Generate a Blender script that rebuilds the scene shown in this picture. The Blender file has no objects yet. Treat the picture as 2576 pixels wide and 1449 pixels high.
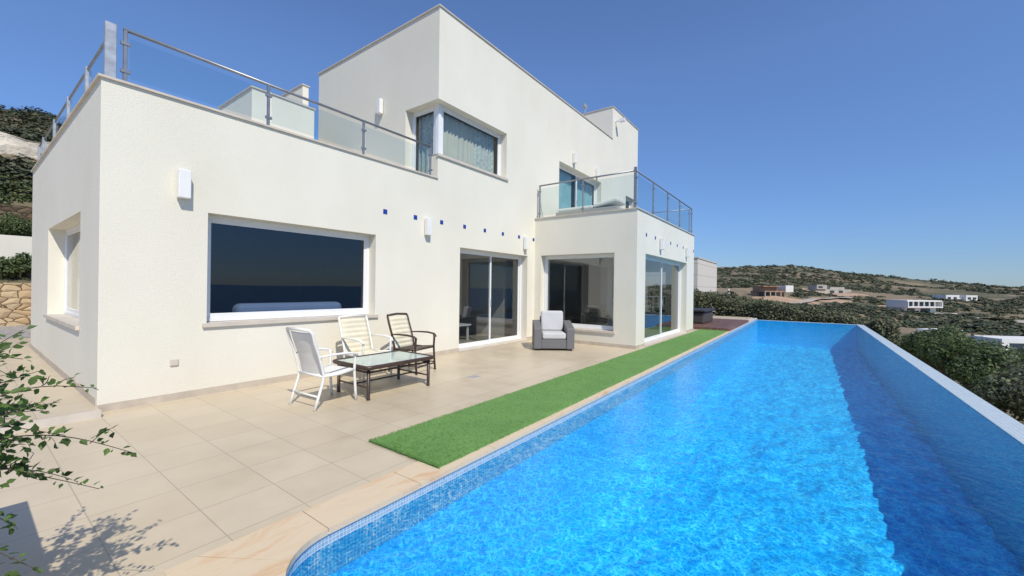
import bpy, bmesh, math, random
import numpy as np
from mathutils import Vector, Matrix, noise
random.seed(7); rng=np.random.default_rng(7)
S=bpy.context.scene
C=S.collection
W={}
# ---------------------------------------------------------------- materials
def newmat(name):
    m=bpy.data.materials.new(name); m.use_nodes=True
    nt=m.node_tree; b=nt.nodes["Principled BSDF"]
    return m,nt,b
def nd(nt,t,**k):
    n=nt.nodes.new(t)
    for a,v in k.items(): setattr(n,a,v)
    return n
def pos(nt,scale=(1,1,1),loc=(0,0,0),obj=False):
    if obj:
        g=nd(nt,"ShaderNodeTexCoord"); o=g.outputs["Object"]
    else:
        g=nd(nt,"ShaderNodeNewGeometry"); o=g.outputs["Position"]
    mp=nd(nt,"ShaderNodeMapping"); mp.inputs["Scale"].default_value=scale; mp.inputs["Location"].default_value=loc
    nt.links.new(o,mp.inputs["Vector"]); return mp.outputs["Vector"]
def noi(nt,vec,scale,detail=4,rough=.55,dist=0):
    n=nd(nt,"ShaderNodeTexNoise"); n.inputs["Scale"].default_value=scale; n.inputs["Detail"].default_value=detail
    n.inputs["Roughness"].default_value=rough; n.inputs["Distortion"].default_value=dist
    nt.links.new(vec,n.inputs["Vector"]); return n.outputs["Fac"]
def ramp(nt,fac,stops):
    r=nd(nt,"ShaderNodeValToRGB"); e=r.color_ramp.elements
    while len(e)<len(stops): e.new(.5)
    for i,(p,c) in enumerate(stops):
        e[i].position=p; e[i].color=(c[0],c[1],c[2],1)
    nt.links.new(fac,r.inputs["Fac"]); return r.outputs["Color"]
def bump(nt,b,h,strength,dist=.01,prev=None):
    n=nd(nt,"ShaderNodeBump"); n.inputs["Strength"].default_value=strength; n.inputs["Distance"].default_value=dist
    nt.links.new(h,n.inputs["Height"])
    if prev is not None: nt.links.new(prev,n.inputs["Normal"])
    if b is not None: nt.links.new(n.outputs["Normal"],b.inputs["Normal"])
    return n.outputs["Normal"]
def mixc(nt,fac,a,b,mode='MIX'):
    n=nd(nt,"ShaderNodeMix",data_type='RGBA',blend_type=mode)
    for sock,v in ((n.inputs[0],fac),(n.inputs[6],a),(n.inputs[7],b)):
        if isinstance(v,(int,float)): sock.default_value=v
        elif isinstance(v,(tuple,list)): sock.default_value=(v[0],v[1],v[2],1)
        else: nt.links.new(v,sock)
    return n.outputs[2]
def simple(name,c,rough=.6,var=.12,nscale=3,bs=0,bsc=80,metal=0,bd=.003,obj=False):
    m,nt,b=newmat(name); p=pos(nt,obj=obj)
    f=noi(nt,p,nscale,5)
    lo=tuple(x*(1-var) for x in c); hi=tuple(min(1,x*(1+var*.6)) for x in c)
    nt.links.new(ramp(nt,f,[(.3,lo),(.7,hi)]),b.inputs["Base Color"])
    b.inputs["Roughness"].default_value=rough; b.inputs["Metallic"].default_value=metal
    if bs: bump(nt,b,noi(nt,p,bsc,3),bs,bd)
    return m
def stucco():
    m,nt,b=newmat("stucco_white"); p=pos(nt)
    f1=noi(nt,p,.45,6,.6); f2=noi(nt,pos(nt,(1,1,.5)),.9,5,.55)
    c1=ramp(nt,f1,[(.3,(.755,.720,.605)),(.7,(.795,.762,.655))])
    c2=ramp(nt,f2,[(.30,(.955,.95,.94)),(.6,(1,1,1))])
    col=mixc(nt,1.0,c1,c2,'MULTIPLY')
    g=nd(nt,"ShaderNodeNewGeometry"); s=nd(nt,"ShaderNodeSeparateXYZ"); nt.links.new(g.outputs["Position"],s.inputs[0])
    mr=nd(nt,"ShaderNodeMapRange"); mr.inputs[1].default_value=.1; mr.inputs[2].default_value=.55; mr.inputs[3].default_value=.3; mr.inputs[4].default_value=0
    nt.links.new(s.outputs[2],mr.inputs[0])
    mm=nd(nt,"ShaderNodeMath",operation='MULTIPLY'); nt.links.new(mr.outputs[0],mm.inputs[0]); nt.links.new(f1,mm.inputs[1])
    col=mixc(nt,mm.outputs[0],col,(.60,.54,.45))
    nt.links.new(col,b.inputs["Base Color"]); b.inputs["Roughness"].default_value=.85
    bump(nt,b,noi(nt,p,55,4,.65),.55,.009)
    return m
M={}
M['stucco']=stucco()
M['cap']=simple("coping_stone",(.60,.54,.46),.6,.12,4)
M['skirt']=simple("skirting_stone",(.52,.45,.36),.6,.15,6)
M['frame']=simple("white_aluminium",(.80,.80,.79),.35,.03)
M['steel']=simple("grey_steel",(.30,.31,.32),.38,.15,8,metal=.6)
M['galv']=simple("galvanised_steel",(.45,.47,.49),.45,.25,12,metal=.5)
M['interior']=simple("interior_plaster",(.50,.48,.45),.9,.05)
M['interiord']=simple("dim_interior_plaster",(.10,.11,.125),.9,.3,.8)  # darker plaster copy, the room's dimness is put into its colour
M['ifloor']=simple("interior_floor",(.36,.32,.27),.4,.1)
M['white']=simple("white_plastic",(.80,.79,.76),.4,.04)
M['blue']=simple("blue_glazed_tile",(.015,.05,.30),.2,.25,30)
M['whitepaint']=simple("white_paint_metal",(.80,.79,.75),.4,.05,obj=True)
M['sling']=simple("white_sling_fabric",(.78,.76,.70),.8,.05,bs=.3,bsc=400,obj=True)
M['cream']=simple("cream_cushion_fabric",(.72,.66,.49),.9,.08,8,bs=.3,bsc=300,obj=True)
M['brown']=simple("dark_brown_paint",(.060,.034,.024),.4,.3,20,obj=True)
M['greycush']=simple("grey_cushion_fabric",(.52,.52,.52),.95,.06,bs=.3,bsc=300,obj=True)
M['sofa']=simple("pale_blue_fabric",(.50,.62,.82),.8,.06)
M['rock']=simple("pale_rock",(.55,.49,.39),.9,.45,.6,bs=.8,bsc=1.5,bd=.3)
M['black']=simple("dark_tub_cover",(.03,.03,.033),.6,.2)
M['redbrown']=simple("brick_render",(.36,.23,.15),.9,.3,.4)
M['concrete']=simple("concrete_grey",(.42,.39,.34),.9,.2,.4)
M['darkglass']=simple("dark_window",(.04,.05,.06),.15,.1)
M['housewhite']=simple("house_white",(.70,.69,.65),.8,.06,.3)
M['bark']=simple("bark",(.10,.075,.05),.9,.4,20)
M['tubside']=simple("tub_side",(.07,.06,.055),.6,.2)
M['tabletop']=simple("frosted_green_glass",(.50,.60,.54),.12,.06,5)
def thinfresnel(nt,ior,normal=None):
    g=nd(nt,"ShaderNodeNewGeometry"); mr=nd(nt,"ShaderNodeMapRange"); mr.inputs[3].default_value=ior; mr.inputs[4].default_value=1/ior
    nt.links.new(g.outputs["Backfacing"],mr.inputs[0])
    fr=nd(nt,"ShaderNodeFresnel"); nt.links.new(mr.outputs[0],fr.inputs[0])
    if normal is not None: nt.links.new(normal,fr.inputs["Normal"])
    return fr.outputs[0]
def glassmat(name,tint,ior=1.5,boost=0.0,gcol=(1,1,1)):
    m,nt,b=newmat(name); nt.nodes.remove(b)
    out=nt.nodes["Material Output"]
    tr=nd(nt,"ShaderNodeBsdfTransparent"); tr.inputs[0].default_value=(*tint,1)
    gl=nd(nt,"ShaderNodeBsdfGlossy"); gl.inputs["Roughness"].default_value=0.01; gl.inputs[0].default_value=(*gcol,1)
    nb=bump(nt,None,noi(nt,pos(nt),.9,1),.04,.02)
    nt.links.new(nb,gl.inputs["Normal"])
    ad=nd(nt,"ShaderNodeMath",operation='ADD',use_clamp=True); ad.inputs[1].default_value=boost
    nt.links.new(thinfresnel(nt,ior),ad.inputs[0])
    mx=nd(nt,"ShaderNodeMixShader"); nt.links.new(ad.outputs[0],mx.inputs[0]); nt.links.new(tr.outputs[0],mx.inputs[1]); nt.links.new(gl.outputs[0],mx.inputs[2])
    nt.links.new(mx.outputs[0],out.inputs[0]); return m
M['glass']=glassmat("window_glass",(.66,.71,.72),1.6,.07)
M['glassclear']=glassmat("clear_window_glass",(.90,.94,.93),1.5,.01)
M['glassdark']=glassmat("tinted_window_glass",(.44,.48,.53),1.5,.045,(.80,.85,.92))
M['railglass']=glassmat("rail_glass",(.80,.88,.88),1.45,.03)

M['curtain']=simple("patterned_curtain",(.43,.48,.45),.9,.35,16)
M['curtaing']=simple("grey_curtain",(.46,.47,.40),.9,.05)
M['curtainw']=simple("white_curtain",(.70,.71,.68),.9,.04)
M['curtainb']=simple("teal_curtain",(.24,.44,.48),.9,.08)

def tiles():
    m,nt,b=newmat("terrace_tile")
    p=pos(nt,(1,1,1),(-.97,-.03,0))
    br=nd(nt,"ShaderNodeTexBrick"); br.offset=0.0; br.squash=1
    br.inputs["Color1"].default_value=(.60,.505,.365,1); br.inputs["Color2"].default_value=(.635,.54,.40,1); br.inputs["Mortar"].default_value=(.44,.37,.275,1)
    br.inputs["Scale"].default_value=1; br.inputs["Mortar Size"].default_value=.0038; br.inputs["Mortar Smooth"].default_value=.1
    br.inputs["Brick Width"].default_value=.46; br.inputs["Row Height"].default_value=.46; br.inputs["Bias"].default_value=0
    nt.links.new(p,br.inputs["Vector"])
    f=noi(nt,pos(nt),3.2,7,.62); f2=noi(nt,pos(nt),.35,4)
    c=mixc(nt,1,br.outputs["Color"],ramp(nt,f,[(.3,(.91,.90,.88)),(.65,(1,1,1))]),'MULTIPLY')
    c=mixc(nt,1,c,ramp(nt,f2,[(.35,(.88,.87,.84)),(.6,(1,1,1))]),'MULTIPLY')
    nt.links.new(c,b.inputs["Base Color"])
    rr=ramp(nt,f,[(.3,(.32,.32,.32)),(.7,(.48,.48,.48))]); nt.links.new(rr,b.inputs["Roughness"])
    n1=bump(nt,None,noi(nt,pos(nt),25,5),.08,.004)
    inv=nd(nt,"ShaderNodeMath",operation='SUBTRACT'); inv.inputs[0].default_value=1; nt.links.new(br.outputs["Fac"],inv.inputs[1])
    bump(nt,b,inv.outputs[0],.3,.0015,n1)
    return m
M['tiles']=tiles()
def sandstone():
    m,nt,b=newmat("coping_sandstone"); p=pos(nt,(1,2.5,1))
    f=noi(nt,p,1.8,8,.6,1.2)
    nt.links.new(ramp(nt,f,[(.3,(.64,.50,.33)),(.5,(.68,.55,.38)),(.68,(.63,.41,.23))]),b.inputs["Base Color"])
    b.inputs["Roughness"].default_value=.6; bump(nt,b,f,.2,.01); return m
M['sand']=sandstone()
def mosaic(name,vert,c1,c2,mo,sz=.027,rough=.25):
    m,nt,b=newmat(name)
    g=nd(nt,"ShaderNodeNewGeometry"); s=nd(nt,"ShaderNodeSeparateXYZ"); nt.links.new(g.outputs["Position"],s.inputs[0])
    cb=nd(nt,"ShaderNodeCombineXYZ")
    if vert:
        a=nd(nt,"ShaderNodeMath",operation='ADD'); nt.links.new(s.outputs[0],a.inputs[0]); nt.links.new(s.outputs[1],a.inputs[1])
        nt.links.new(a.outputs[0],cb.inputs[0]); nt.links.new(s.outputs[2],cb.inputs[1])
    else:
        nt.links.new(s.outputs[0],cb.inputs[0]); nt.links.new(s.outputs[1],cb.inputs[1])
    br=nd(nt,"ShaderNodeTexBrick"); br.offset=0; br.squash=1
    br.inputs["Color1"].default_value=(*c1,1); br.inputs["Color2"].default_value=(*c2,1); br.inputs["Mortar"].default_value=(*mo,1)
    br.inputs["Scale"].default_value=1; br.inputs["Mortar Size"].default_value=sz*.07
    br.inputs["Brick Width"].default_value=sz; br.inputs["Row Height"].default_value=sz
    nt.links.new(cb.outputs[0],br.inputs["Vector"]); nt.links.new(br.outputs["Color"],b.inputs["Base Color"])
    b.inputs["Roughness"].default_value=rough; return m
M['mosv']=mosaic("mosaic_wall",True,(.22,.36,.50),(.33,.48,.60),(.66,.70,.72),.025)
M['mosh']=mosaic("mosaic_edge",False,(.36,.45,.50),(.44,.52,.56),(.62,.66,.68),.05,.5)
def basinmat(name,k=1.0):
    m,nt,b=newmat(name); f=noi(nt,pos(nt),24,5,.85); f2=noi(nt,pos(nt),.4,3)
    c=ramp(nt,f,[(.40,(.03*k,.54*k,.86*k)),(.60,(.09*k,.78*k,.97*k))])
    c=mixc(nt,1,c,ramp(nt,f2,[(.3,(.88,.94,.96)),(.7,(1,1,1))]),'MULTIPLY')
    nt.links.new(c,b.inputs["Base Color"]); b.inputs["Roughness"].default_value=.5; return m
M['mosf']=basinmat("blue_basin_mosaic"); M['mosw']=basinmat("shade_blue_basin_mosaic",.48)  # second copy has shade in its colour, to match the shadowed floor
def water():
    m,nt,b=newmat("pool_water"); nt.nodes.remove(b); out=nt.nodes["Material Output"]
    p=pos(nt)
    dn=nd(nt,"ShaderNodeTexNoise"); dn.inputs["Scale"].default_value=8; dn.inputs["Detail"].default_value=3; nt.links.new(p,dn.inputs["Vector"])
    ma=nd(nt,"ShaderNodeVectorMath",operation='SCALE'); ma.inputs[3].default_value=.20; nt.links.new(dn.outputs["Color"],ma.inputs[0])
    va=nd(nt,"ShaderNodeVectorMath",operation='ADD'); nt.links.new(p,va.inputs[0]); nt.links.new(ma.outputs[0],va.inputs[1])
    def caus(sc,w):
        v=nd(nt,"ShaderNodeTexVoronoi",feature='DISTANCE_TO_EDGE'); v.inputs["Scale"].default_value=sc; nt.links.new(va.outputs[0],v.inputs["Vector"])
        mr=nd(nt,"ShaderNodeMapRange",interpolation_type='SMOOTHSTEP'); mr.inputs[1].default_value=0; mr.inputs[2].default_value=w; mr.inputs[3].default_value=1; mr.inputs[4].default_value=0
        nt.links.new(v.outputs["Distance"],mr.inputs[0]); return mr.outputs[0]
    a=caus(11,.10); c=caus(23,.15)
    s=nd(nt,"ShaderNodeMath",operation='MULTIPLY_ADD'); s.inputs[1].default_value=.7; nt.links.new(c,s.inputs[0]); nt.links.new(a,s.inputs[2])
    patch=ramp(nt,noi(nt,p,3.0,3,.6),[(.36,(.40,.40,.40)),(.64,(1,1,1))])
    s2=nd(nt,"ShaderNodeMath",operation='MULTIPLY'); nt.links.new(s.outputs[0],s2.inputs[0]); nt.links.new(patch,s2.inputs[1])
    col=ramp(nt,s2.outputs[0],[(0,(.15,.60,.86)),(.25,(.26,.75,.93)),(.75,(1.0,1.0,1.0))])  # caustic light lines painted into the transparent tint
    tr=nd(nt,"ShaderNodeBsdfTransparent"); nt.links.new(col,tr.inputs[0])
    n1=bump(nt,None,noi(nt,pos(nt,(1,1.5,1)),2.2,4,.6),.38,.05)
    n2=bump(nt,None,noi(nt,p,12,4,.6),.42,.02,n1)
    gl=nd(nt,"ShaderNodeBsdfGlossy"); gl.inputs["Roughness"].default_value=.03; nt.links.new(n2,gl.inputs["Normal"])
    fm=nd(nt,"ShaderNodeMath",operation='MINIMUM'); fm.inputs[1].default_value=.34; nt.links.new(thinfresnel(nt,1.33,n2),fm.inputs[0])
    mx=nd(nt,"ShaderNodeMixShader"); nt.links.new(fm.outputs[0],mx.inputs[0]); nt.links.new(tr.outputs[0],mx.inputs[1]); nt.links.new(gl.outputs[0],mx.inputs[2])
    nt.links.new(mx.outputs[0],out.inputs[0]); return m
M['water']=water()
def grass():
    m,nt,b=newmat("artificial_grass"); p=pos(nt)
    f=noi(nt,p,90,4,.7); f2=noi(nt,p,2.5,4)
    c=ramp(nt,f,[(.3,(.065,.17,.032)),(.5,(.14,.30,.07)),(.72,(.27,.45,.145))])
    c=mixc(nt,1,c,ramp(nt,f2,[(.3,(.85,.85,.85)),(.7,(1,1,1))]),'MULTIPLY')
    nt.links.new(c,b.inputs["Base Color"]); b.inputs["Roughness"].default_value=.8
    bump(nt,b,noi(nt,p,160,3,.7),.6,.008); return m
M['grass']=grass()
def leafmat(name,dark,light,trans=.25):
    m,nt,b=newmat(name)
    g=nd(nt,"ShaderNodeNewGeometry")
    c=ramp(nt,g.outputs["Random Per Island"],[(0,dark),(.7,light),(1,tuple(min(1,x*1.3) for x in light))])
    f=noi(nt,pos(nt),1.2,3)
    c=mixc(nt,1,c,ramp(nt,f,[(.35,(.65,.7,.6)),(.65,(1.0,1.0,1.0))]),'MULTIPLY')
    nt.links.new(c,b.inputs["Base Color"]); b.inputs["Roughness"].default_value=.6
    tl=nd(nt,"ShaderNodeBsdfTranslucent"); nt.links.new(c,tl.inputs[0])
    mx=nd(nt,"ShaderNodeMixShader"); mx.inputs[0].default_value=trans
    nt.links.new(b.outputs[0],mx.inputs[1]); nt.links.new(tl.outputs[0],mx.inputs[2])
    nt.links.new(mx.outputs[0],nt.nodes["Material Output"].inputs[0]); return m
M['leaf']=leafmat("shrub_leaf",(.05,.080,.024),(.125,.165,.055))
M['leafhedge']=leafmat("hedge_leaf",(.065,.075,.04),(.16,.165,.085))
M['leafscrub']=leafmat("scrub_leaf",(.052,.062,.028),(.090,.098,.045),.05)
M['leafivy']=leafmat("plant_leaf",(.05,.10,.022),(.14,.23,.055),.4)
def terrainmat():
    m,nt,b=newmat("dry_hillside"); p=pos(nt)
    f=noi(nt,p,.02,8,.65); f2=noi(nt,p,.25,6,.7)
    c=ramp(nt,f,[(.40,(.075,.082,.038)),(.50,(.14,.12,.065)),(.58,(.30,.22,.14))])
    c=mixc(nt,.35,c,ramp(nt,f2,[(.35,(.065,.07,.035)),(.6,(.18,.145,.09))]))
    nt.links.new(c,b.inputs["Base Color"]); b.inputs["Roughness"].default_value=.95
    bump(nt,b,f2,.5,.6); return m
M['terrain']=terrainmat()
def stonewall(name,k):
    m,nt,b=newmat(name); p0=pos(nt,(1,1,1.7))
    dn=nd(nt,"ShaderNodeTexNoise"); dn.inputs["Scale"].default_value=4; nt.links.new(p0,dn.inputs["Vector"])
    ma=nd(nt,"ShaderNodeVectorMath",operation='SCALE'); ma.inputs[3].default_value=.10; nt.links.new(dn.outputs["Color"],ma.inputs[0])
    va=nd(nt,"ShaderNodeVectorMath",operation='ADD'); nt.links.new(p0,va.inputs[0]); nt.links.new(ma.outputs[0],va.inputs[1]); p=va.outputs[0]
    v=nd(nt,"ShaderNodeTexVoronoi"); v.inputs["Scale"].default_value=3; nt.links.new(p,v.inputs["Vector"])
    e=nd(nt,"ShaderNodeTexVoronoi",feature='DISTANCE_TO_EDGE'); e.inputs["Scale"].default_value=3; nt.links.new(p,e.inputs["Vector"])
    sp=nd(nt,"ShaderNodeSeparateColor"); nt.links.new(v.outputs["Color"],sp.inputs[0])
    c=ramp(nt,sp.outputs[0],[(0,(.44*k,.29*k,.15*k)),(.5,(.52*k,.40*k,.24*k)),(1,(.30*k,.20*k,.12*k))])
    ed=ramp(nt,e.outputs["Distance"],[(.02,(.22,.19,.16)),(.06,(1,1,1))])
    nt.links.new(mixc(nt,1,c,ed,'MULTIPLY'),b.inputs["Base Color"]); b.inputs["Roughness"].default_value=.95
    bump(nt,b,e.outputs["Distance"],.8,.1); return m
M['stone']=stonewall("rubble_stone",1.15); M['stoned']=stonewall("dark_shaded_rubble_stone",.3)  # second copy has the overhang's shade put into its stone colour
def cobble():
    m,nt,b=newmat("cobble_path"); p=pos(nt)
    e=nd(nt,"ShaderNodeTexVoronoi",feature='DISTANCE_TO_EDGE'); e.inputs["Scale"].default_value=5; nt.links.new(p,e.inputs["Vector"])
    nt.links.new(ramp(nt,e.outputs["Distance"],[(.02,(.22,.20,.17)),(.1,(.40,.36,.31))]),b.inputs["Base Color"]); b.inputs["Roughness"].default_value=.9
    return m
M['cobble']=cobble()
def wicker(name,c):
    m,nt,b=newmat(name); p=pos(nt,obj=True)
    w1=nd(nt,"ShaderNodeTexWave",bands_direction='Z'); w1.inputs["Scale"].default_value=22; nt.links.new(p,w1.inputs["Vector"])
    w2=nd(nt,"ShaderNodeTexWave",bands_direction='DIAGONAL'); w2.inputs["Scale"].default_value=16; nt.links.new(p,w2.inputs["Vector"])
    mu=nd(nt,"ShaderNodeMath",operation='MULTIPLY'); nt.links.new(w1.outputs["Fac"],mu.inputs[0]); nt.links.new(w2.outputs["Fac"],mu.inputs[1])
    nt.links.new(ramp(nt,mu.outputs[0],[(0,tuple(x*.45 for x in c)),(.6,c)]),b.inputs["Base Color"]); b.inputs["Roughness"].default_value=.6
    bump(nt,b,mu.outputs[0],.6,.006); return m
M['wicker']=wicker("grey_wicker",(.22,.22,.225)); M['wickerl']=wicker("light_wicker",(.62,.61,.56)); M['wickern']=wicker("natural_wicker",(.60,.48,.30))
def wood():
    m,nt,b=newmat("deck_wood"); p=pos(nt)
    br=nd(nt,"ShaderNodeTexBrick"); br.offset=.5
    br.inputs["Color1"].default_value=(.13,.065,.045,1); br.inputs["Color2"].default_value=(.19,.10,.07,1); br.inputs["Mortar"].default_value=(.03,.02,.015,1)
    br.inputs["Scale"].default_value=1; br.inputs["Mortar Size"].default_value=.006; br.inputs["Brick Width"].default_value=2.2; br.inputs["Row Height"].default_value=.12
    nt.links.new(p,br.inputs["Vector"]); nt.links.new(br.outputs["Color"],b.inputs["Base Color"]); b.inputs["Roughness"].default_value=.6; return m
M['wood']=wood()
def panelm():
    m,nt,b=newmat("panel_cladding"); g=nd(nt,"ShaderNodeNewGeometry"); s=nd(nt,"ShaderNodeSeparateXYZ"); nt.links.new(g.outputs["Position"],s.inputs[0])
    mo=nd(nt,"ShaderNodeMath",operation='PINGPONG'); mo.inputs[1].default_value=.45; nt.links.new(s.outputs[2],mo.inputs[0])
    nt.links.new(ramp(nt,mo.outputs[0],[(.0,(.40,.36,.31)),(.04,(.64,.59,.52))]),b.inputs["Base Color"]); b.inputs["Roughness"].default_value=.8; return m
M['panel']=panelm()
def seamat():
    m,nt,b=newmat("sea_water"); b.inputs["Base Color"].default_value=(.03,.09,.17,1); b.inputs["Roughness"].default_value=.35
    bump(nt,b,noi(nt,pos(nt),.08,4),.4,1.0); return m
M['sea']=seamat()
M['road']=simple("dusty_road",(.42,.37,.31),.9,.15,.3)

# ---------------------------------------------------------------- geometry helpers
def place(o,parent,c):
    c=Vector(c)
    C.objects.link(o)
    if parent is not None:
        o.parent=parent; o.location=c-W[parent]
    else: o.location=c
    W[o]=c
class MB:
    def __init__(s): s.v=[]; s.f=[]
    def box(s,x0,x1,y0,y1,z0,z1):
        x0,x1=sorted((x0,x1)); y0,y1=sorted((y0,y1)); z0,z1=sorted((z0,z1))
        n=len(s.v); s.v+=[(x0,y0,z0),(x1,y0,z0),(x1,y1,z0),(x0,y1,z0),(x0,y0,z1),(x1,y0,z1),(x1,y1,z1),(x0,y1,z1)]
        for q in ((0,3,2,1),(4,5,6,7),(0,1,5,4),(1,2,6,5),(2,3,7,6),(3,0,4,7)): s.f.append(tuple(n+i for i in q))
        return s
    def poly(s,pts):
        n=len(s.v); s.v+=[tuple(p) for p in pts]; s.f.append(tuple(range(n,n+len(pts)))); return s
    def tube(s,pts,r,n=8,flat=1.0,closed=False):
        pts=[Vector(p) for p in pts]; base=len(s.v); L=len(pts)
        rs=r if isinstance(r,(list,tuple)) else [r]*L
        for i,p in enumerate(pts):
            if closed: d=(pts[(i+1)%L]-pts[i-1])
            else: d=pts[min(i+1,L-1)]-pts[max(i-1,0)]
            d.normalize()
            up=Vector((0,0,1)) if abs(d.z)<.9 else Vector((1,0,0))
            a=d.cross(up).normalized(); b=a.cross(d).normalized()
            for k in range(n):
                t=2*math.pi*k/n
                s.v.append(tuple(p+a*math.cos(t)*rs[i]+b*math.sin(t)*rs[i]*flat))
        m=L if closed else L-1
        for i in range(m):
            j=(i+1)%L
            for k in range(n):
                s.f.append((base+i*n+k,base+i*n+(k+1)%n,base+j*n+(k+1)%n,base+j*n+k))
        if not closed:
            s.f.append(tuple(base+k for k in range(n))[::-1]); s.f.append(tuple(base+(L-1)*n+k for k in range(n)))
        return s
    def obj(s,name,mat,parent=None,bevel=0,smooth=False,seg=2,subs=0,origin=None):
        v=np.array(s.v,dtype=float); c=(v.min(0)+v.max(0))/2
        if parent is None: c[2]=v[:,2].min()
        if origin is not None: c=np.array(origin,dtype=float)
        me=bpy.data.meshes.new(name); me.from_pydata([tuple(p) for p in v-c],[],s.f)
        bm=bmesh.new(); bm.from_mesh(me); bmesh.ops.remove_doubles(bm,verts=bm.verts,dist=1e-5) if not bevel else None
        bmesh.ops.recalc_face_normals(bm,faces=bm.faces); bm.to_mesh(me); bm.free()
        me.materials.append(mat); o=bpy.data.objects.new(name,me); place(o,parent,c)
        if smooth:
            for p in me.polygons: p.use_smooth=True
        if bevel:
            b=o.modifiers.new("bevel",'BEVEL'); b.width=bevel; b.segments=seg; b.limit_method='ANGLE'
        if subs:
            b=o.modifiers.new("sub",'SUBSURF'); b.levels=subs; b.render_levels=subs
        return o
def empty(name,loc,rz=0,parent=None,author=None):
    o=bpy.data.objects.new(name,None); o.empty_display_size=.3; C.objects.link(o)
    if parent is not None:
        o.parent=parent; o.location=Vector(loc)-W[parent]; W[o]=Vector(loc)
    else:
        o.location=loc; o.rotation_euler[2]=rz; W[o]=Vector(author) if author is not None else Vector(loc)
    return o
def tag(o,label,cat,group=None,kind=None):
    if kind: o["kind"]=kind
    o["label"]=label; o["category"]=cat
    if group: o["group"]=group
def dup(root,loc,rz,scale=1):
    n=root.copy(); n.location=loc; n.rotation_euler[2]=rz; n.scale=(scale,)*3; C.objects.link(n)
    mp={root:n}
    def rec(a):
        for ch in a.children:
            k=ch.copy(); k.parent=mp[a]; C.objects.link(k); mp[ch]=k; rec(ch)
    rec(root); return n
def fastmesh(name,verts,faces,mat,parent=None,origin=(0,0,0)):
    verts=np.asarray(verts,dtype=np.float32)-np.asarray(origin,dtype=np.float32); faces=np.asarray(faces,dtype=np.int32)
    me=bpy.data.meshes.new(name); k=faces.shape[1]
    me.vertices.add(len(verts)); me.vertices.foreach_set("co",verts.ravel())
    me.loops.add(faces.size); me.loops.foreach_set("vertex_index",faces.ravel())
    me.polygons.add(len(faces)); me.polygons.foreach_set("loop_start",np.arange(0,faces.size,k,dtype=np.int32))
    me.polygons.foreach_set("loop_total",np.full(len(faces),k,dtype=np.int32))
    me.update(calc_edges=True); me.validate(); me.materials.append(mat)
    o=bpy.data.objects.new(name,me); place(o,parent,origin); return o
def leafquads(P,Nrm,size,asp=.55,jit=.55):
    n=len(P); Nrm=Nrm+rng.normal(0,jit,(n,3)); Nrm/=np.linalg.norm(Nrm,axis=1)[:,None]+1e-9
    a=np.cross(Nrm,rng.normal(0,1,(n,3))); a/=np.linalg.norm(a,axis=1)[:,None]+1e-9
    b=np.cross(Nrm,a); s=(np.asarray(size)*rng.uniform(.6,1.3,n))[:,None]
    V=np.empty((n,4,3)); V[:,0]=P-a*s; V[:,1]=P+b*s*asp; V[:,2]=P+a*s; V[:,3]=P-b*s*asp
    return V.reshape(-1,3), np.arange(n*4).reshape(n,4)
# ---------------------------------------------------------------- world / light / camera
w=bpy.data.worlds.new("World"); S.world=w; w.use_nodes=True; nt=w.node_tree
sky=nt.nodes.new("ShaderNodeTexSky"); sky.sky_type='NISHITA'; sky.sun_disc=False
EL=math.radians(48); AZ=math.radians(206.6)
sky.sun_elevation=EL; sky.sun_rotation=AZ; sky.altitude=100; sky.air_density=1.15; sky.dust_density=.05; sky.ozone_density=3.0
bg=nt.nodes["Background"]
tc=nd(nt,"ShaderNodeTexCoord"); sx=nd(nt,"ShaderNodeSeparateXYZ"); nt.links.new(tc.outputs["Generated"],sx.inputs[0])
grad=ramp(nt,sx.outputs[2],[(0,(.40,.56,.93)),(.06,(.44,.60,.94)),(.20,(.58,.74,1.04)),(.45,(.82,.95,1.22))])
skc=mixc(nt,1.0,sky.outputs[0],grad,'MULTIPLY'); nt.links.new(skc,bg.inputs[0]); bg.inputs[1].default_value=.123
sd=bpy.data.lights.new("sun",'SUN'); sd.energy=4.1; sd.angle=math.radians(.5); sd.color=(1,.935,.81)
so=bpy.data.objects.new("sun",sd); C.objects.link(so)
d=Vector((.447*math.cos(EL),.894*math.cos(EL),-math.sin(EL))); so.rotation_euler=d.to_track_quat('-Z','Y').to_euler(); so.location=(-10,-20,30)
cam=bpy.data.cameras.new("camera"); cam.sensor_width=36; cam.lens=14.34; cam.clip_start=.05; cam.clip_end=80000
co=bpy.data.objects.new("camera",cam); C.objects.link(co); S.camera=co
yaw=math.radians(36.24)
fw=Vector((math.cos(yaw),math.sin(yaw),0)); rt=Vector((math.sin(yaw),-math.cos(yaw),0)); up=Vector((0,0,1))
r=.0135
rt2=rt*math.cos(r)+up*math.sin(r)
up2=up*math.cos(r)-rt*math.sin(r)
Mx=Matrix((rt2,up2,-fw)).transposed().to_4x4(); Mx.translation=(0,0,1.5); co.matrix_world=Mx
S.view_settings.view_transform='Standard'; S.view_settings.look='None'; S.view_settings.exposure=0

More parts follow.
